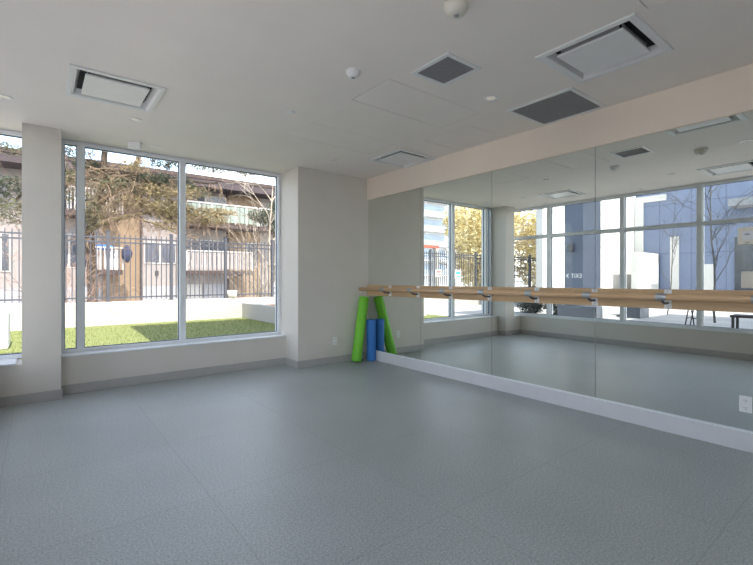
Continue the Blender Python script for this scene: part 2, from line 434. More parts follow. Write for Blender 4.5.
t = thing('thermostat', 'cream thermostat with small screen on the mirror at the right edge', 'thermostat', (XM, .757, 1.545))
MB().box(XM - .022, XM, .698, .815, 1.485, 1.61).build('housing', M['cream'], t, bevel=.004)
s_ = MB().box(XM - .0235, XM - .022, .722, .785, 1.52, 1.578).build('screen', M['screen'], t)
MB().box(XM - .0242, XM - .0235, .742, .776, 1.553, 1.557).box(XM - .0242, XM - .0235, .748, .772, 1.560, 1.564).build('readout', M['ink'], s_, origin=t['_org'])
MB().box(XM - .0235, XM - .022, .746, .774, 1.498, 1.503).build('badge', M['ink'], t)
t = thing('switch_plate', 'cream switch plate below the thermostat just above the barre', 'switch', (XM, .735, 1.23))
MB().box(XM - .008, XM, .675, .797, 1.172, 1.292).build('cover_plate', M['cream'], t, bevel=.003)
MB().box(XM - .011, XM - .008, .70, .772, 1.197, 1.267).build('rocker', M['cream'], t, bevel=.002)

# ------------------------------------------------------------------ ceiling fittings
def cassette(x, y, w, label):
    t = thing('air_cassette', label, 'air conditioner', (x + w / 2, y + w / 2, H), 'air conditioning cassettes in the ceiling')
    c = (x + w / 2, y + w / 2); h = w / 2
    def ring(mb, a, za, b, zb):
        A = [(c[0] + sx * a, c[1] + sy * a, za) for sx, sy in ((-1, -1), (1, -1), (1, 1), (-1, 1))]
        B = [(c[0] + sx * b, c[1] + sy * b, zb) for sx, sy in ((-1, -1), (1, -1), (1, 1), (-1, 1))]
        for i in range(4): mb.face([A[i], A[(i + 1) % 4], B[(i + 1) % 4], B[i]])
    mb = MB()
    ring(mb, h, H - .001, h, H - .012); ring(mb, h, H - .012, h - .035, H - .014); ring(mb, h - .035, H - .014, h - .05, H - .006)
    ring(mb, h - .05, H - .006, h - .072, H + .04)
    mb.build('frame', M['white'], t)
    mb = MB(); a = h - .071
    mb.box(c[0] - a, c[0] + a, c[1] - a, c[1] + a, H + .04, H + .05); mb.build('air_slot', M['dark'], t)
    a = h - .102
    pl = MB().box(c[0] - a, c[0] + a, c[1] - a, c[1] + a, H - .014, H + .002).build('centre_panel', M['white'], t, bevel=.006)
    for sx, sy in ((-1, 0), (1, 0), (0, -1), (0, 1)):
        q = h - .120
        if sx: MB().box(c[0] + sx * q - .004, c[0] + sx * q + .004, c[1] - a + .03, c[1] + a - .03, H + .004, H + .039).build('louver', M['greyslot'], t)
        else: MB().box(c[0] - a + .03, c[0] + a - .03, c[1] + sy * q - .004, c[1] + sy * q + .004, H + .004, H + .039).build('louver', M['greyslot'], t)
    return t
cassette(*cass['near_right'], 'square white ceiling air cassette nearest the camera, top right beside the soffit')
cassette(*cass['far_right'], 'square white ceiling air cassette in the far corner above the mirror')
cassette(*cass['left'], 'square white ceiling air cassette at the left near the window wall')
cassette(*cass['left_near'], 'square white ceiling air cassette seen only in the mirror at the right')

def grille(x0, x1, y0, y1, label, n):
    t = thing('air_grille', label, 'vent', ((x0 + x1) / 2, (y0 + y1) / 2, H), 'return air grilles')
    mb = MB(); f = .035
    for (a, b, c, d) in ((x0, x1, y0, y0 + f), (x0, x1, y1 - f, y1), (x0, x0 + f, y0 + f, y1 - f), (x1 - f, x1, y0 + f, y1 - f)):
        mb.box(a, b, c, d, H - .008, H + .004)
    mb.build('frame', M['white'], t, bevel=.002)
    mb = MB()
    for i in range(1, n):
        x = x0 + f + (x1 - x0 - 2 * f) * i / n; mb.box(x - .001, x + .001, y0 + f, y1 - f, H - .004, H + .012)
        y = y0 + f + (y1 - y0 - 2 * f) * i / n; mb.box(x0 + f, x1 - f, y - .001, y + .001, H - .004, H + .012)
    mb.build('eggcrate', M['greyslot'], t)
    MB().box(x0 + .031, x1 - .031, y0 + .031, y1 - .031, H + .013, H + .02).build('filter', M['grille'], t)
grille(*grilles['small'], 'small square return grille with white frame in mid ceiling', 24)
grille(*grilles['large'], 'large grey return grille against the soffit above the mirror', 40)

pl_ = ['long flush ceiling access panel in mid ceiling beside the small grille',
       'long flush ceiling access panel nearest the back wall',
       'squarish flush ceiling access panel touching the soffit between vents',
       'flush ceiling access panel cut by the top edge of the photo']
for (a, b, c, d), lb in zip(panels, pl_):
    mb = MB().box(a + .007, b - .007, c + .007, d - .007, H + .0005, H + .014)
    o = tag(mb.build('access_panel', M['ceil'], origin=((a + b) / 2, (c + d) / 2, H)), lb, 'access panel', 'flush access panels')
    MB().box(a + .0005, b - .0005, c + .0005, d - .0005, H + .014, H + .022).build('backing', M['grille'], o, origin=((a + b) / 2, (c + d) / 2, H))

def downlight(x, y, label):
    t = thing('downlight', label, 'light', (x, y, H), 'recessed downlights')
    MB().lathe([(.058, 0), (.058, -.004), (.050, -.007), (.040, -.005), (.037, -.002)], (x, y, H), n=32).build('trim_ring', M['white'], t)
    MB().lathe([(0, -.0015), (.037, -.0015)], (x, y, H), n=24).build('lens', M['lamp'], t)
def lamp_material():
    m = bpy.data.materials.new('lamp_lens'); n, b = nt(m)
    b.inputs['Base Color'].default_value = (.3, .29, .27, 1); b.inputs['Roughness'].default_value = .4
    t = n.nodes.new('ShaderNodeTexNoise'); t.inputs['Scale'].default_value = 30
    r = n.nodes.new('ShaderNodeValToRGB'); r.color_ramp.elements[0].color = (.95, .85, .7, 1); r.color_ramp.elements[1].color = (1, .92, .8, 1)
    n.links.new(t.outputs['Fac'], r.inputs['Fac']); n.links.new(r.outputs['Color'], b.inputs['Emission Color'])
    b.inputs['Emission Strength'].default_value = .22
    return m
M['lamp'] = lamp_material()
dls = [(3.013, 2.247, 'round recessed downlight between small grille and large grille'),
       (-.22, 4.775, 'recessed downlight at the far left edge above the left window'),
       (.733, 4.679, 'recessed downlight just below the left air cassette'),
       (1.071, 5.50, 'small recessed downlight close to the window head beside the sensor box'),
       (3.012, 4.676, 'recessed downlight in front of the short corner wall'),
       (.70, 2.248, 'recessed downlight seen in the mirror between detector and windows'),
       (-.15, 2.97, 'recessed downlight seen in the mirror close above the west windows'),
       (1.83, 1.19, 'recessed downlight seen in the mirror at the upper right edge')]
for x, y, lb in dls: downlight(x, y, lb)

def dome(x, y, r, h, label, name, cat, m):
    t = thing(name, label, cat, (x, y, H))
    MB().lathe([(r, 0), (r, -h * .35), (r * .92, -h * .5)], (x, y, H), n=32).build('base', m, t)
    MB().lathe([(r * .92, -h * .5), (r * .8, -h * .75), (r * .62, -h * .93), (r * .45, -h), (0, -h)], (x, y, H), n=32).build('cover', m, t)
    MB().lathe([(0, -h - .004), (r * .22, -h - .003), (r * .25, -h + .001)], (x, y, H), n=20).build('lens', M['greyslot'], t)
dome(1.821, 2.583, .052, .05, 'small white dome occupancy sensor in the middle of the ceiling', 'occupancy_sensor', 'sensor', M['white'])
dome(1.831, 1.60, .068, .06, 'round cream smoke detector at the top edge of the photo', 'smoke_detector', 'smoke detector', M['cream'])
t = tag(MB().lathe([(.042, 0), (.042, -.006), (.036, -.010), (0, -.010)], (1.818, 3.583, H), n=32).build('cover_disc', M['white'], origin=(1.818, 3.583, H)),
        'flat white ceiling cover disc between dome sensor and left window', 'cover plate')
t = thing('sensor_box', 'white box sensor on the ceiling right at the window head', 'sensor', (.86, 5.47, H))
a = math.radians(-38)
mb = MB().box(-.07, .07, -.03, .03, -.075, 0)
mb.v = [(.86 + x * math.cos(a) - y * math.sin(a), 5.47 + x * math.sin(a) + y * math.cos(a), H + z) for x, y, z in mb.v]
mb.build('housing', M['white'], t, bevel=.004)
mb = MB().box(-.05, .05, .03, .034, -.065, -.02)
mb.v = [(.86 + x * math.cos(a) - y * math.sin(a), 5.47 + x * math.sin(a) + y * math.cos(a), H + z) for x, y, z in mb.v]
mb.build('lens', M['dark'], t)

# ------------------------------------------------------------------ outdoors: ground, garden wall, planter
struct(MB().box(-1.5, 9, 5.99, 12.0, -.3, .10).build('lawn_ground', M['turf']))
struct(MB().box(-40, -.49, -14, 5.98, -.3, -.02).box(-40, -1.5, 5.98, 12, -.3, .04).build('courtyard_ground', M['paving']))
struct(MB().box(-70, 60, 12.25, 90, -1.6, -.9).build('street_ground', M['paving']))
struct(MB().box(-22, 9, 12.0, 12.25, -.9, .66).build('garden_wall', M['concrete'], bevel=.01))
# blades of turf near the window side (countless)
mb = MB(); rg = random.Random(5)
for k in range(9000):
    x = rg.uniform(-1.4, 4.55); y = rg.uniform(6.3, 11.95)
    if x < -.3 and 8.9 < y < 9.7: continue
    h = rg.uniform(.015, .04); a = rg.uniform(0, PI); w = .006
    dx, dy = w * math.cos(a), w * math.sin(a); lx, ly = rg.uniform(-.015, .015), rg.uniform(-.015, .015)
    mb.face([(x - dx, y - dy, .1), (x + dx, y + dy, .1), (x + lx, y + ly, .1 + h)])
o = mb.build('turf_blades', M['turf']); o['kind'] = 'stuff'; tag(o, 'short green artificial turf blades covering the lawn outside', 'grass')
t = thing('concrete_planter', 'raised pale concrete planter at the right end of the lawn', 'planter', (5.6, 9.5, .1))
MB().box(4.58, 4.74, 7.0, 12.0, .10, .52).box(4.74, 6.8, 7.0, 7.16, .1, .52).build('wall', M['concrete'], t, bevel=.008)
MB().box(4.74, 6.8, 7.16, 12.0, .10, .44).build('soil', M['soil'], t)
tag(MB().box(-1.0, -.37, 9.0, 9.6, .10, .68).build('concrete_bench', M['wbwhite'], origin=(-.7, 9.3, .1), bevel=.03),
    'chunky white concrete block on the lawn at the left photo edge', 'bench')

# ------------------------------------------------------------------ metal fence on the garden wall
fence = thing('metal_fence', 'grey-blue metal picket fence standing on the concrete garden wall', 'fence', (0, 12.12, .66))
proto_post = MB().box(-.035, .035, -.035, .035, .66, 2.36).box(-.042, .042, -.042, .042, 2.36, 2.375).box(-.06, .06, -.06, .06, .66, .67)
mb = MB()
for z in (.76, 2.10, 2.21): mb.box(.035, 1.377, -.015, .015, z - .018, z + .018)
for k in range(1, 12):
    x = 1.412 * k / 12; mb.box(x - .010, x + .010, -.010, .010, .70, 2.30)
pme = None; fme = None
for k in range(-14, 5):
    x = 1.325 + 1.412 * k
    if pme is None:
        o = proto_post.build('post', M['fence'], fence, origin=(0, 0, .66)); pme = o.data
        f_ = mb.build('picket_panel', M['fence'], fence, origin=(0, 0, .66)); fme = f_.data
    else:
        o = bpy.data.objects.new('post', pme); C.objects.link(o); o.parent = fence
        if k < 4:
            f_ = bpy.data.objects.new('picket_panel', fme); C.objects.link(f_); f_.parent = fence
        else: f_ = None
    o.location = (x, 0, 0)
    if f_: f_.location = (x, 0, 0)
def sign(x0, x1, z0, z1, ink, label):
    t = thing('fence_sign', label, 'sign', ((x0 + x1) / 2, 12.07, z0), 'small signs on the fence')
    MB().box(x0, x1, 12.065, 12.075, z0, z1).build('plate', M['signwhite'], t)
    w = x1 - x0; h = z1 - z0
    MB().box(x0 + w * .15, x1 - w * .15, 12.063, 12.065, z0 + h * .55, z0 + h * .8).box(x0 + w * .15, x1 - w * .35, 12.063, 12.065, z0 + h * .2, z0 + h * .35).build('lettering', ink, t)
sign(-4.92, -4.56, 1.28, 1.56, M['redink'], 'small white and red sign on the fence, seen in the first mirror panels')
sign(-6.12, -5.72, 1.18, 1.56, M['teal'], 'small white and teal sign on the fence, seen in the mirror')

# ------------------------------------------------------------------ apartment building to the north
Y = 26.0
ab = thing('apartment_building', 'long low apartment building in white and tan with brown roof band beyond the fence', 'building', (5, Y, -.9))
def wallp(x0, x1, m, z0=-.9, z1=6.6):
    MB().box(x0, x1, Y, Y + .3, z0, z1).build('wall_panel', M[m], ab)
wallp(-9, .4, 'bwhite'); wallp(.4, 2.55, 'bwhite'); wallp(2.55, 4.3, 'btan'); wallp(4.42, 6.2, 'bwhite'); wallp(6.35, 8.95, 'bwhite')
wallp(9.05, 11.1, 'btan'); wallp(11.1, 17, 'bwhite')
MB().box(-9, 17, Y + .3, Y + 9, -.9, 6.6).build('core', M['bwhite'], ab)
for x, w in ((4.36, .10), (6.27, .16), (9.0, .10)):
    MB().box(x - w / 2, x + w / 2, Y - .12, Y, -.9, 6.6).build('corner_trim', M['brown'], ab)
rf = MB().box(-10, 18, 24.5, Y + 10, 6.28, 6.86).build('roof', M['fascia'], ab)
MB().box(-10, 18, 24.46, 24.5, 6.68, 6.88).build('gutter', M['brown'], rf, origin=ab['_org'])
# floor slabs / balconies right part
def balcony(x0, x1, z, infill, rail='rail', posts=6):
    d = 1.5
    b = MB().box(x0, x1, Y - d, Y, z - .24, z).build('balcony', M['brown'], ab)
    o_ = ab['_org']
    mb = MB().box(x0, x1, Y - d, Y - d + .07, z + 1.05, z + 1.12)
    for k in range(posts + 1):
        x = x0 + (x1 - x0) * k / posts; mb.box(x - .03, x + .03, Y - d, Y - d + .05, z, z + 1.05)
    mb.build('handrail', M[rail], b, origin=o_)
    mb = MB()
    if infill == 'balc' or infill == 'bwhite':
        n_ = int((x1 - x0) / .26)
        for k in range(n_):
            x = x0 + (x1 - x0) * k / n_; mb.box(x + .01, x + (x1 - x0) / n_ - .02, Y - d + .01, Y - d + .04, z + .08, z + 1.0)
        mb.build('infill_panel', M[infill], b, origin=o_)
    else:
        n_ = int((x1 - x0) / .14)
        for k in range(n_):
            x = x0 + (x1 - x0) * k / n_; mb.box(x, x + .035, Y - d + .01, Y - d + .04, z + .05, z + 1.05)
        mb.build('baluster', M[infill], b, origin=o_)
    return b
balcony(6.3, 10.3, 4.3, 'balc'); balcony(10.4, 13.5, 4.3, 'rail')
balcony(6.3, 10.0, 1.62, 'bwhite', posts=4)
balcony(-.5, 3.3, 4.4, 'rail', posts=4)
balcony(1.9, 3.3, 1.62, 'rail', posts=3)
def bwin(x0, x1, z0, z1, glass='dkwin', n=2, name='window'):
    w = MB().box(x0, x1, Y - .05, Y, z0, z1)
    f = w.build(name, M['rail'], ab)
    for k in range(n):
        a = x0 + (x1 - x0) * k / n + .05; b = x0 + (x1 - x0) * (k + 1) / n - .05
        MB().box(a, b, Y - .06, Y - .05, z0 + .06, z1 - .06).build('pane', M[glass if not (glass == 'mix' and k % 2 == 0) else 'curtain'] if glass != 'mix' else M['curtain' if k == 0 else 'dkwin'], f, origin=ab['_org'])
bwin(6.45, 8.95, 4.35, 6.05, 'mix', 2)
bwin(6.4, 8.9, 1.9, 3.45, 'curtain', 5)
bwin(.0, 2.3, 4.45, 6.0, 'curtain', 2); bwin(.2, 2.2, 1.7, 3.4, 'dkwin', 2)
bwin(-1.35, -1.0, 1.5, 3.3, 'dkwin', 1); bwin(-6, -3.5, 1.6, 3.3, 'dkwin', 2); bwin(-6, -3.5, 4.3, 6, 'dkwin', 2)
bwin(10.2, 10.9, 1.9, 3.4, 'curtain', 1)
bwin(12.3, 14.5, 4.35, 6.0, 'dkwin', 2); bwin(11.6, 14, 1.8, 3.4, 'curtain', 3)
# small wall lights and ground-floor dado
for z in (3.95, 1.35): MB().box(5.05, 5.2, Y - .12, Y, z, z + .25).build('wall_light', M['dark'], ab)
MB().box(4.45, 6.2, Y - .04, Y, -.9, .75).build('dado', M['bgrey'], ab)
MB().box(-5, 2.5, Y - .04, Y, -.9, .75).build('dado', M['bgrey'], ab)
bwin(4.5, 6.1, 2.0, 3.2, 'curtain', 2)
d_ = MB().box(6.7, 7.5, Y - .06, Y, -.9, .85).build('door', M['rail'], ab)
d_ = MB().box(7.6, 8.9, Y - .05, Y, -.9, .85).build('dado', M['bgrey'], ab)
# things on the small balcony
def blob(name, c, r, m, label, cat, seed):
    bm = bmesh.new(); bmesh.ops.create_icosphere(bm, subdivisions=3, radius=1)
    rg = random.Random(seed)
    for v in bm.verts:
        k = 1 + .12 * math.sin(v.co.x * 5 + seed) * math.cos(v.co.z * 4) + rg.uniform(-.03, .03)
        v.co = Vector((v.co.x * r[0] * k, v.co.y * r[1] * k, v.co.z * r[2] * k))
    me = bpy.data.meshes.new(name); bm.to_mesh(me); bm.free()
    for p in me.polygons: p.use_smooth = True
    me.materials.append(m); o = bpy.data.objects.new(name, me); C.objects.link(o); o.location = c
    return tag(o, label, cat)
blob('blue_tarp', (2.55, 24.75, 2.72), (.45, .22, .14), M['bluecloth'], 'blue tarp draped over the rail of the small far balcony', 'tarp', 3)
blob('folded_umbrella', (3.45, 24.35, 2.42), (.24, .2, .42), M['navy'], 'dark navy bundle hanging at the right end of the small far balcony', 'umbrella', 4)
tag(MB().box(2.62, 3.15, 24.9, 25.3, 1.62, 2.62).build('storage_cabinet', M['signwhite'], origin=(2.9, 25.1, 1.62), bevel=.02), 'white storage cabinet on the small far balcony', 'cabinet')
# pots on the garden wall
tag(MB().lathe([(0, 0), (.13, 0), (.15, .22), (.13, .22), (.11, .19), (0, .19)], (4.33, 12.12, .66), n=20).build('plant_pot', M['cream'], origin=(4.33, 12.12, .66)), 'cream plant pot on the garden wall right of a fence post', 'pot')
tag(MB().box(6.1, 6.4, 13.2, 13.4, -.9, 1.05).build('utility_box', M['signwhite'], origin=(6.2, 13.3, -.9), bevel=.02), 'white utility box behind the right part of the fence', 'utility box')

# ------------------------------------------------------------------ vegetation
def jitter_line(pts, rg, amp, seg=4):
    out = []
    P = [Vector(p) for p in pts]
    for i in range(len(P) - 1):
        for k in range(seg):
            t = k / seg; q = P[i].lerp(P[i + 1], t)
            if i or k: q += Vector((rg.uniform(-amp, amp), rg.uniform(-amp, amp), rg.uniform(-amp, amp)))
            out.append(q)
    out.append(P[-1]); return out
def limb(mb, pts, r0, r1, rg, amp=.04, n=7):
    q = jitter_line(pts, rg, amp); L = len(q)
    mb.tube(q, [r0 + (r1 - r0) * k / (L - 1) for k in range(L)], n); return q
def twigs(mb, p, d, L, r, depth, rg, spread=.7, droop=0.):
    q = [Vector(p)]; d = Vector(d).normalized()
    for k in range(4):
        d = (d + Vector((rg.uniform(-.25, .25), rg.uniform(-.25, .25), rg.uniform(-.25, .25) - droop))).normalized()
        q.append(q[-1] + d * L / 4)
    mb.tube(q, [r, r * .85, r * .7, r * .55, r * .35], 4 if r < .02 else 6, cap=False)
    if depth <= 0: return
    for k in range(3 if depth > 1 else 3):
        s = q[rg.randint(1, 4)]
        dd = (d + Vector((rg.uniform(-1, 1), rg.uniform(-1, 1), rg.uniform(-.8, 1) - droop)) * spread).normalized()
        twigs(mb, s, dd, L * rg.uniform(.5, .75), r * .55, depth - 1, rg, spread, droop)
def needles(mb, c, R, n, ln, w, rg, up=-.2, flat=1.):
    """tufts of thin blades in an ellipsoid"""
    for k in range(n):
        while True:
            u = Vector((rg.uniform(-1, 1), rg.uniform(-1, 1), rg.uniform(-1, 1)))
            if u.length <= 1: break
        p = Vector(c) + Vector((u.x * R[0], u.y * R[1], u.z * R[2]))
        base = Vector((rg.uniform(-1, 1), rg.uniform(-1, 1), rg.uniform(-.6, .5) + up)).normalized()
        for j in range(3):
            d = (base + Vector((rg.uniform(-.6, .6), rg.uniform(-.6, .6), rg.uniform(-.6, .6)))).normalized()
            s = d.cross(Vector((rg.uniform(-1, 1), rg.uniform(-1, 1), rg.uniform(-1, 1)))).normalized() * w
            e = p + d * ln * rg.uniform(.6, 1.2)
            mb.face([p - s, p + s, e + s * .3])
rg = random.Random(3)
pine = thing('pine_tree', 'large sprawling pine tree with mossy trunk in front of the apartment building', 'tree', (1.3, 15.5, -.9))
mb = MB()
limb(mb, [(1.32, 15.5, -.9), (1.307, 15.5, .56), (1.281, 15.5, 1.77), (1.20, 15.5, 2.67)], .16, .12, rg, .015, 10)
mb.build('trunk', M['bark'], pine)
mb = MB()
lines = []
lines.append(limb(mb, [(1.2, 15.5, 2.6), (1.409, 15.5, 3.45), (1.563, 15.5, 4.23), (1.589, 15.5, 5.16), (1.62, 15.5, 6.5), (1.7, 15.6, 8)], .11, .07, rg, .03))
lines.append(limb(mb, [(1.39, 15.5, 3.42), (1.935, 15.3, 4.0), (2.34, 15.3, 4.56), (2.565, 15.3, 5.29), (2.75, 15.3, 6.6), (3, 15.5, 7.6)], .09, .055, rg, .03))
lines.append(limb(mb, [(1.513, 15.4, 4.58), (2.08, 15, 4.46), (2.77, 14.9, 4.38), (3.59, 14.8, 4.36), (4.78, 14.7, 4.45)], .065, .03, rg, .04))
lines.append(limb(mb, [(1.513, 15.4, 4.28), (.95, 15, 4.06), (.53, 15, 3.86), (-.17, 15, 3.5), (-.9, 15, 3.1), (-2, 14.8, 2.8)], .06, .025, rg, .05))
lines.append(limb(mb, [(1.6, 15.4, 5.2), (.9, 15, 5.5), (0, 14.8, 5.4), (-1, 14.6, 5.2), (-2, 14.5, 5.0)], .05, .02, rg, .06))
lines.append(limb(mb, [(2.57, 15.3, 5.3), (3.4, 15, 5.5), (4.4, 14.8, 5.3), (5.6, 14.6, 5.2)], .05, .02, rg, .06))
lines.append(limb(mb, [(1.6, 15.5, 6.0), (2.0, 14.6, 6.2), (2.6, 13.8, 6.0), (3.2, 13.2, 5.6)], .05, .02, rg, .06))
lines.append(limb(mb, [(2.34, 15.3, 4.56), (2.9, 14.8, 4.0), (3.6, 14.5, 3.45), (4.9, 14.2, 3.3)], .045, .02, rg, .04))
mb.build('bough', M['bark'], pine)
mb = MB()
lines.append(limb(mb, [(1.16, 15.4, 2.6), (1.52, 14.8, 2.86), (2.155, 14.6, 3.12), (2.97, 14.6, 3.33), (3.6, 14.5, 3.25), (4.4, 14.4, 3.1)], .075, .03, rg, .03))
lines.append(limb(mb, [(2.1, 14.6, 3.1), (2.7, 14.3, 2.85), (3.3, 14.0, 2.6), (3.9, 13.8, 2.5)], .03, .012, rg, .04))
mb.build('mossy_bough', M['moss'], pine)
mb = MB()
for ln in lines:
    for p in ln[1:]:
        for j in range(2):
            twigs(mb, p, (rg.uniform(-1, 1), rg.uniform(-1, .6), rg.uniform(-.7, .6)), rg.uniform(.4, .9), .012, 2, rg, .9, .12)
# dense dry tangle in the middle
for k in range(130):
    p = (rg.gauss(1.9, .75), rg.gauss(14.9, .35), rg.gauss(3.75, .38))
    twigs(mb, p, (rg.uniform(-1, 1), rg.uniform(-1, 1), rg.uniform(-.8, .6)), rg.uniform(.5, .9), .010, 2, rg, 1., .1)
mb.build('twigs', M['twig'], pine, stuff=True)
mb = MB()
for (c, R, n) in [((3.3, 14.5, 3.35), (.75, .4, .33), 1000), ((4.3, 14.3, 3.15), (.7, .35, .22), 700), ((4.6, 14.3, 3.4), (.7, .3, .12), 300), ((2.9, 14.6, 3.9), (.55, .4, .25), 380), ((2.35, 14.6, 3.5), (.6, .35, .2), 300),
                  ((3.25, 14.4, 2.95), (.5, .3, .3), 320), ((2.3, 14.8, 4.6), (.4, .4, .2), 150), ((3.6, 14.3, 3.9), (.5, .3, .2), 200), ((1.5, 14.9, 3.3), (.5, .3, .3), 160)]:
    needles(mb, c, R, n, .15, .010, rg, .1)
mb.build('golden_foliage', M['needle_gold'], pine, stuff=True)
mb = MB()
for (c, R, n) in [((1.25, 15.6, 4.55), (.5, .3, .3), 480), ((2.0, 15.5, 4.3), (.6, .3, .2), 380), ((2.95, 14.8, 4.3), (.6, .4, .22), 450), ((.9, 15.6, 5.0), (.5, .3, .22), 150),
                  ((-.6, 14.9, 3.65), (.8, .4, .28), 500), ((3.1, 14.8, 4.9), (.5, .4, .25), 220), ((3.7, 15, 4.35), (.4, .4, .2), 200), ((.5, 15, 4.0), (.4, .3, .25), 180)]:
    needles(mb, c, R, n, .15, .012, rg, 0)
mb.build('dark_foliage', M['needle_dark'], pine, stuff=True)
mb = MB()
for (c, R, n) in [((1.9, 14.8, 3.95), (.8, .4, .3), 420), ((.5, 14.9, 3.9), (.6, .4, .6), 420), ((-.7, 14.8, 3.0), (.6, .4, .4), 420), ((4.7, 14.6, 4.9), (1.3, .4, .13), 420), ((6.3, 14.6, 5.0), (.7, .3, .15), 160), ((-.4, 14.6, 4.6), (.8, .3, .2), 160),
                  ((3.6, 14.8, 5.3), (.7, .4, .25), 200), ((6.2, 14.6, 5.2), (.8, .4, .2), 200), ((2.1, 15.6, 5.5), (1., .3, .3), 140), ((0, 14.7, 5.2), (1.3, .4, .3), 300), ((3.9, 14.7, 4.05), (.7, .3, .2), 250), ((1.2, 14.8, 3.2), (.3, .3, .5), 260)]:
    needles(mb, c, R, n, .15, .011, rg, 0)
mb.build('olive_foliage', M['needle_mid'], pine, stuff=True)

def bare(name, base, h, lean, m, label, cat, seed, r=.04, depth=3, nb=8, parts=('trunk', 'branches'), spread=.8, first=.35):
    rg = random.Random(seed); t = thing(name, label, cat, base)
    b = Vector(base); top = b + Vector((lean[0], lean[1], h))
    mb = MB(); q = limb(mb, [b, b.lerp(top, .5) + Vector((rg.uniform(-.1, .1), 0, 0)), top], r, r * .25, rg, .03, 8); mb.build(parts[0], m, t)
    mb = MB()
    for k in range(nb):
        f = first + (1 - first) * k / nb; p = q[min(int(f * (len(q) - 1)), len(q) - 1)]
        an = rg.uniform(0, 2 * PI)
        twigs(mb, p, (math.cos(an) * .8, math.sin(an) * .8, 1.0), h * .33 * (1.15 - f * .5), r * .45, depth, rg, spread)
    mb.build(parts[1], m, t); return t
# pinkish multi-stem shrub left, behind the fence
def shrub(name, c, n, h, w, m, label, seed, r=.012, depth=2):
    rg = random.Random(seed); t = thing(name, label, 'shrub', c); mb = MB()
    for k in range(n):
        a = rg.uniform(0, 2 * PI); s = rg.uniform(0, w)
        twigs(mb, (c[0] + .2 * s * math.cos(a), c[1] + .2 * s * math.sin(a), c[2]), (math.cos(a) * s, math.sin(a) * s, h * .8), h * rg.uniform(.6, 1), r, depth, rg, .9)
    mb.build('stems', m, t); return t
shrub('bare_shrub', (.45, 14.0, -.9), 22, 2.6, .6, M['pinktwig'], 'tangled pinkish bare shrub behind the fence left of the pine trunk', 8, .016, 3)
shrub('dry_shrub', (2.6, 13.2, -.9), 12, 1.75, .8, M['palebark'], 'low pale dry shrub behind the fence in front of the white wall', 9, .01, 2)
shrub('thicket_shrub', (6.3, 14.0, -.9), 26, 3.2, 1.3, M['palebark'], 'pale bare thicket behind the right end of the fence', 12, .015, 3)
bare('birch_tree', (6.75, 15, -.9), 6.6, (.2, 0), M['palebark'], 'slender pale bare tree at the right edge of the window view', 'tree', 21, .055, 3, 9)
cn = thing('evergreen_tree', 'dark evergreen tree cut off by the right window jamb', 'tree', (9.3, 20, -.9))
MB().tube([(9.3, 20, -.9), (9.3, 20, 4.4)], [.12, .05], 8).build('trunk', M['bark'], cn)
mb = MB()
for (c, R, n) in [((8.9, 20, 4.25), (1.0, .7, .35), 700), ((9.6, 20, 4.0), (1.0, .7, .5), 500), ((9.4, 20, 4.8), (.5, .5, .3), 180)]: needles(mb, c, R, n, .22, .02, rg, 0)
mb.build('foliage', M['needle_dark'], cn, stuff=True)
bu = shrub('green_shrub', (5.75, 12.9, -.9), 10, 2.4, .8, M['moss'], 'green-brown shrub just behind the fence near the planter', 14, .012, 2)

# ------------------------------------------------------------------ scene seen in the mirror: north-west
rg = random.Random(17)
def leafy(name, base, crown, n, m, bm_, label, seed, ln=.22, w=.05, h=4):
    rg = random.Random(seed); t = thing(name, label, 'tree', base)
    mb = MB(); b = Vector(base)
    limb(mb, [b, b + Vector((.2, 0, h * .5)), b + Vector((.5, 0, h))], .18, .08, rg, .05, 8); mb.build('trunk', bm_, t)
    mb = MB()
    for k in range(14): twigs(mb, b + Vector((.3, 0, h * rg.uniform(.4, 1))), (rg.uniform(-1, 1), rg.uniform(-1, 1), rg.uniform(.1, 1)), 2.4, .05, 2, rg, .8)
    mb.build('branches', bm_, t)
    mb = MB()
    for (c, R, k) in crown: needles(mb, (b.x + c[0], b.y + c[1], b.z + c[2]), R, int(k * n), ln, w, rg, 0)
    mb.build('foliage', m, t, stuff=True)
cr = [((0, 0, 3.6), (2.2, 1.8, 2.4), 1.0), ((1.4, 0, 5.4), (1.6, 1.4, 1.6), .6), ((-1.4, 0, 5.6), (1.8, 1.4, 1.6), .6)]
leafy('yellow_tree', (-13.4, 16.5, -.9), cr, 2300, M['yellowleaf'], M['palebark'], 'pale yellow tree seen in the mirror behind the fence, in the second window pane', 31)
leafy('yellow_tree', (-20.2, 16.8, -.9), cr, 2300, M['yellowleaf'], M['palebark'], 'pale yellow tree seen in the mirror left of the white facade', 32)
leafy('yellow_tree', (-17.0, 19.5, -.9), cr, 1800, M['yellowleaf'], M['palebark'], 'pale yellow tree seen in the mirror beside the grey corner post', 33)
for o in C.objects:
    if o.name.startswith('yellow_tree'): o['group'] = 'yellow trees behind the fence'
tw = thing('apartment_tower', 'distant white high-rise tower with balconies seen in the mirror', 'building', (-57, 66, -1.2))
MB().box(-66, -49.5, 60, 72, -1.2, 30).build('wall', M['towerw'], tw)
for k in range(10):
    z = 1.5 + 2.9 * k
    sl = MB().box(-58, -50, 58.6, 60, z, z + .25).build('balcony', M['towerw'], tw)
    MB().box(-58, -50, 58.6, 58.7, z + .25, z + 1.1).build('balcony_glass', M['towerg'], sl, origin=tw['_org'])
    MB().box(-57, -51, 59.9, 59.98, z + .3, z + 2.5).build('window', M['towerg'], tw)
    MB().box(-64, -61, 59.9, 59.98, z + .5, z + 2.2).build('window', M['pink'], tw)
t = thing('red_beam_gate', 'red beam on white posts seen in the mirror beyond the fence', 'gate', (-6.4, 15.5, -.9))
MB().box(-8.3, -5.2, 15.4, 15.6, 2.75, 2.9).build('beam', M['red'], t)
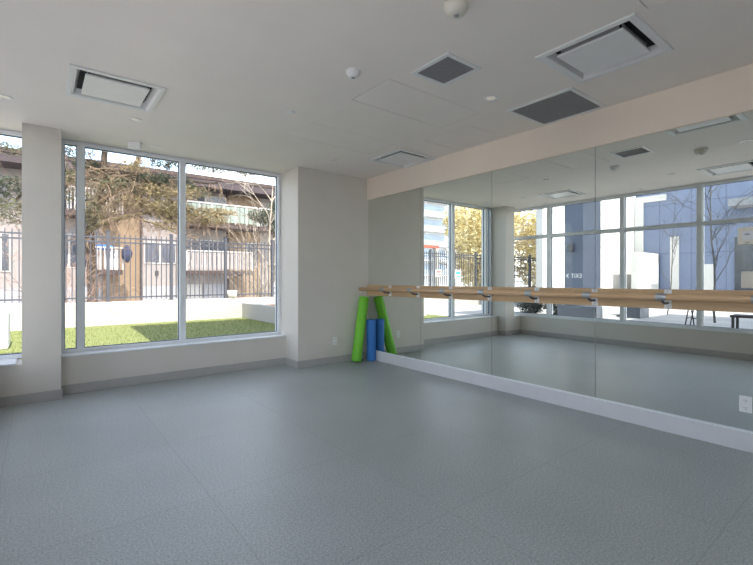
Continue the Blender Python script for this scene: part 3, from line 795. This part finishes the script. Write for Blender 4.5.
MB().box(-5.4, -5.15, 15.4, 15.6, -.9, 2.75).build('post', M['rail'], t); MB().box(-8.3, -8.05, 15.4, 15.6, -.9, 2.75).build('post', M['rail'], t)

# west courtyard
wf = thing('white_facade', 'bright white rendered facade across the courtyard seen in the mirror', 'building', (-12, 9, 0))
MB().box(-15.98, -7.3, 9, 9.3, -.02, 6.4).box(-15.98, -11, 9.3, 11.5, -.02, 6.4).build('wall', M['wbwhite'], wf, bevel=.02)
MB().box(-15.8, -7.3, 8.985, 9, 2.62, 2.64).box(-10.2, -10.18, 8.985, 9, 0, 6.4).box(-13.2, -13.18, 8.985, 9, 0, 6.4).build('panel_joint', M['bgrey'], wf)
bb_ = thing('clad_building', 'blue-grey panel clad building in shade seen in the mirror at the right', 'building', (-18, 6, 0))
MB().box(-24, -16, 2.2, 8.99, -.02, 9).build('wall', M['cladding'], bb_)
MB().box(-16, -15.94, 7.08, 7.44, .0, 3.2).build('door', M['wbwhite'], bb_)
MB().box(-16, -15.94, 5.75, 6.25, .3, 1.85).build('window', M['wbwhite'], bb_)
MB().box(-16, -15.95, 2.3, 5.0, .3, 3.0).build('window', M['dkwin'], bb_)
MB().box(-16.8, -14.9, 2.2, 5.0, 4.25, 4.55).build('canopy', M['bgrey'], bb_)
MB().box(-16, -15.9, 7.6, 8.98, 5.0, 5.3).box(-16, -15.9, 8.6, 8.98, 0, 5.0).build('sunlit_patch', M['wbwhite'], bb_)  # white strips stand in for sunlight falling on the cladding
tag(MB().box(-15.9, -13.4, 7.9, 8.2, -.02, 2.4).build('sunlit_slab', M['wbwhite'], origin=(-14.6, 8, 0), bevel=.02), 'low white slab standing in for a sunlit patch before the clad building, in the mirror', 'wall')  # sunlight patch built as a white slab
col = thing('entry_column', 'wide grey-blue entrance column with white EXIT lettering, seen in the mirror', 'column', (-4, 5.85, 0))
MB().box(-4.55, -3.5, 5.6, 6.12, -.02, 4.2).build('shaft', M['column'], col, bevel=.01)
MB().box(-3.5, -3.37, 5.84, 5.98, 1.95, 2.18).build('wall_light', M['fence'], col, bevel=.01)
cu = bpy.data.curves.new('exit_text', 'FONT'); cu.body = 'EXIT'; cu.size = .165; cu.extrude = .002; cu.offset = 0; cu.align_x = 'LEFT'
tmp = bpy.data.objects.new('tmp', cu); C.objects.link(tmp)
bpy.context.view_layer.update()
me = bpy.data.meshes.new_from_object(tmp.evaluated_get(bpy.context.evaluated_depsgraph_get()))
bpy.data.objects.remove(tmp)
w_ = max(v.co.x for v in me.vertices) - min(v.co.x for v in me.vertices)
me.materials.clear(); me.materials.append(M['letters'])
lo = bpy.data.objects.new('lettering', me); C.objects.link(lo); lo.parent = col
k_ = .29 / w_
lo.matrix_local = Matrix.Translation(Vector((-3.496, 5.625, 1.235)) - Vector(col['_org'])) @ Matrix(((0, 0, 1, 0), (1, 0, 0, 0), (0, 1, 0, 0), (0, 0, 0, 1))) @ Matrix.Diagonal((k_, 1, 1, 1))
struct(MB().box(-5.2, -3.1, 2.6, 6.5, 4.2, 4.4).build('shade_canopy', M['bgrey']))  # added out of view to keep sun off the column
struct(MB().box(-9.5, -3.6, -3.4, -3.0, -.02, 10.3).build('sun_blocker_south', M['bgrey']))  # unseen wall, added to shade the courtyard paving
struct(MB().box(1.5, 12, -6, 6.0, H + .37, 6.9).build('sun_blocker_upper', M['bgrey']))  # unseen volume, added and sized to cast the shadow on the lawn
tag(MB().box(-3.42, -3.08, 5.05, 6.1, -.02, .5).build('granite_bench', M['granite'], origin=(-3.25, 5.6, 0), bevel=.01), 'dark speckled granite bench block at the foot of the entry column, in the mirror', 'bench')
tag(MB().box(-7.2, -6.5, 5.3, 5.85, -.02, .5).build('granite_planter', M['granite'], origin=(-6.8, 5.6, 0), bevel=.01), 'smaller granite block behind the mullion right of the column, in the mirror', 'planter')
mb = MB()
for sg in (1, -1):
    mb.box(-3.5, -3.494, 0, .075, -.011, .011)
    for q in range(len(mb.v) - 8, len(mb.v)):
        x, y, z = mb.v[q]; a_ = sg * math.radians(-42)
        mb.v[q] = (x, 6.055 + (y - .075) * math.cos(a_) - z * math.sin(a_), 1.293 + (y - .075) * math.sin(a_) + z * math.cos(a_))
mb.build('arrow', M['letters'], col)
# black bench table
t = thing('outdoor_table', 'low black metal table outside, seen in the mirror at the right edge', 'table', (-4.9, 2.1, 0))
MB().box(-5.1, -4.6, 1.5, 2.72, .32, .37).build('tabletop', M['black'], t, bevel=.004)
for x in (-4.65, -5.05):
    for y in (1.55, 2.1, 2.67): MB().box(x - .025, x + .025, y - .025, y + .025, -.02, .32).build('leg', M['black'], t)
t = thing('folding_stand', 'black folding A-frame stand outside, seen in the mirror', 'stand', (-4.8, 3.55, 0))
for dy, y0 in ((0, 3.66), (.16, 3.45)):
    mb = MB()
    for x in (-4.8, -5.2): mb.tube([(x, y0, -.02), (x, 3.52 + dy * .3, .8)], .014, 8)
    mb.tube([(-4.8, y0 + (3.55 - y0) * .3, .22), (-5.2, y0 + (3.55 - y0) * .3, .22)], .012, 8)
    mb.build('leg_frame', M['black'], t)
MB().box(-5.2, -4.8, 3.54, 3.57, .5, .8).build('board', M['black'], t)
bare('courtyard_tree', (-6.83, 3.53, -.02), 4.6, (.1, .1), M['darkbark'], 'slim bare young tree in the courtyard, seen in the mirror', 'tree', 44, .03, 3, 10, first=.3)
bare('courtyard_tree', (-8.8, 5.3, -.02), 4.2, (.1, -.3), M['darkbark'], 'faint bare tree behind the window mullion in the mirror', 'tree', 45, .02, 2, 7, first=.3)
for k, (x, y) in enumerate([(-4.6, 7.9), (-5.4, 8.2), (-5.0, 7.2)]):
    t = thing('low_shrub', ['leftmost dark low shrub in the courtyard, seen in the mirror under the barre', 'middle dark low shrub in the courtyard, seen in the mirror under the barre', 'rightmost dark low shrub beside the pebbles, seen in the mirror under the barre'][k], 'shrub', (x, y, .02), 'dark low shrubs')
    mb = MB()
    for j in range(10): twigs(mb, (x, y, .0), (rg.uniform(-1, 1), rg.uniform(-1, 1), 1), .3, .01, 1, rg)
    mb.build('stems', M['darkbark'], t)
    mb = MB(); needles(mb, (x, y, .3), (.42, .38, .28), 420, .08, .02, rg, .3); mb.build('leaves', M['bush'], t, stuff=True)

# ------------------------------------------------------------------ world, sun, lamps, camera
w = bpy.data.worlds.new('sky'); sc.world = w; w.use_nodes = True
n = w.node_tree; n.nodes.clear()
out = n.nodes.new('ShaderNodeOutputWorld'); bg = n.nodes.new('ShaderNodeBackground')
sky = n.nodes.new('ShaderNodeTexSky'); sky.sky_type = 'NISHITA'; sky.sun_disc = False
sky.sun_elevation = math.radians(51); sky.sun_rotation = math.radians(182); sky.air_density = 1.2; sky.dust_density = 2.0
tc = n.nodes.new('ShaderNodeTexCoord'); no = n.nodes.new('ShaderNodeTexNoise'); no.inputs['Scale'].default_value = 2.2; no.inputs['Detail'].default_value = 8
n.links.new(tc.outputs['Generated'], no.inputs['Vector'])
ra = n.nodes.new('ShaderNodeValToRGB'); ra.color_ramp.elements[0].position = .42; ra.color_ramp.elements[1].position = .68
n.links.new(no.outputs['Fac'], ra.inputs['Fac'])
SKY = 0.30
vm = n.nodes.new('ShaderNodeVectorMath'); vm.operation = 'SCALE'; vm.inputs['Scale'].default_value = SKY
n.links.new(sky.outputs[0], vm.inputs[0])
mx = n.nodes.new('ShaderNodeMix'); mx.data_type = 'RGBA'
mx.inputs[7].default_value = (1.85, 1.95, 2.12, 1)
n.links.new(ra.outputs['Color'], mx.inputs[0]); n.links.new(vm.outputs[0], mx.inputs[6])
sz = n.nodes.new('ShaderNodeSeparateXYZ'); n.links.new(tc.outputs['Generated'], sz.inputs[0])
gr = n.nodes.new('ShaderNodeMapRange'); gr.inputs['From Min'].default_value = .12; gr.inputs['From Max'].default_value = .75
gr.inputs['To Min'].default_value = 1.; gr.inputs['To Max'].default_value = .28
n.links.new(sz.outputs['Z'], gr.inputs['Value'])
v2 = n.nodes.new('ShaderNodeVectorMath'); v2.operation = 'SCALE'
n.links.new(mx.outputs[2], v2.inputs[0]); n.links.new(gr.outputs[0], v2.inputs['Scale'])
n.links.new(v2.outputs[0], bg.inputs['Color']); bg.inputs['Strength'].default_value = 2.35
n.links.new(bg.outputs[0], out.inputs[0])

sun = bpy.data.lights.new('sun', 'SUN'); sun.energy = 6.5; sun.angle = math.radians(.6); sun.color = (1, .94, .85)
so = bpy.data.objects.new('sun', sun); C.objects.link(so)
el, az = math.radians(51), math.radians(2)
d = Vector((math.sin(az) * math.cos(el), math.cos(az) * math.cos(el), -math.sin(el)))
so.rotation_euler = d.to_track_quat('-Z', 'Y').to_euler(); so.location = (-10, -20, 20)

cam = bpy.data.cameras.new('camera'); co = bpy.data.objects.new('camera', cam); C.objects.link(co)
co.location = (0, 0, 1.25); co.rotation_euler = (PI / 2, 0, -math.radians(38.32))
cam.sensor_width = 36; cam.lens = 428.3 / 753 * 36; cam.shift_y = -5.2 / 753; cam.clip_start = .05; cam.clip_end = 500
sc.camera = co
sc.view_settings.view_transform = 'Standard'; sc.view_settings.look = 'None'; sc.view_settings.gamma = 1; sc.view_settings.use_curve_mapping = False
sc.view_settings.exposure = 0.6
sc.cycles.use_denoising = True
sc.cycles.max_bounces = 14; sc.cycles.diffuse_bounces = 8; sc.cycles.glossy_bounces = 8; sc.cycles.transparent_max_bounces = 16
sc.cycles.sample_clamp_indirect = 8
for o in C.objects:
    if '_org' in o: del o['_org']
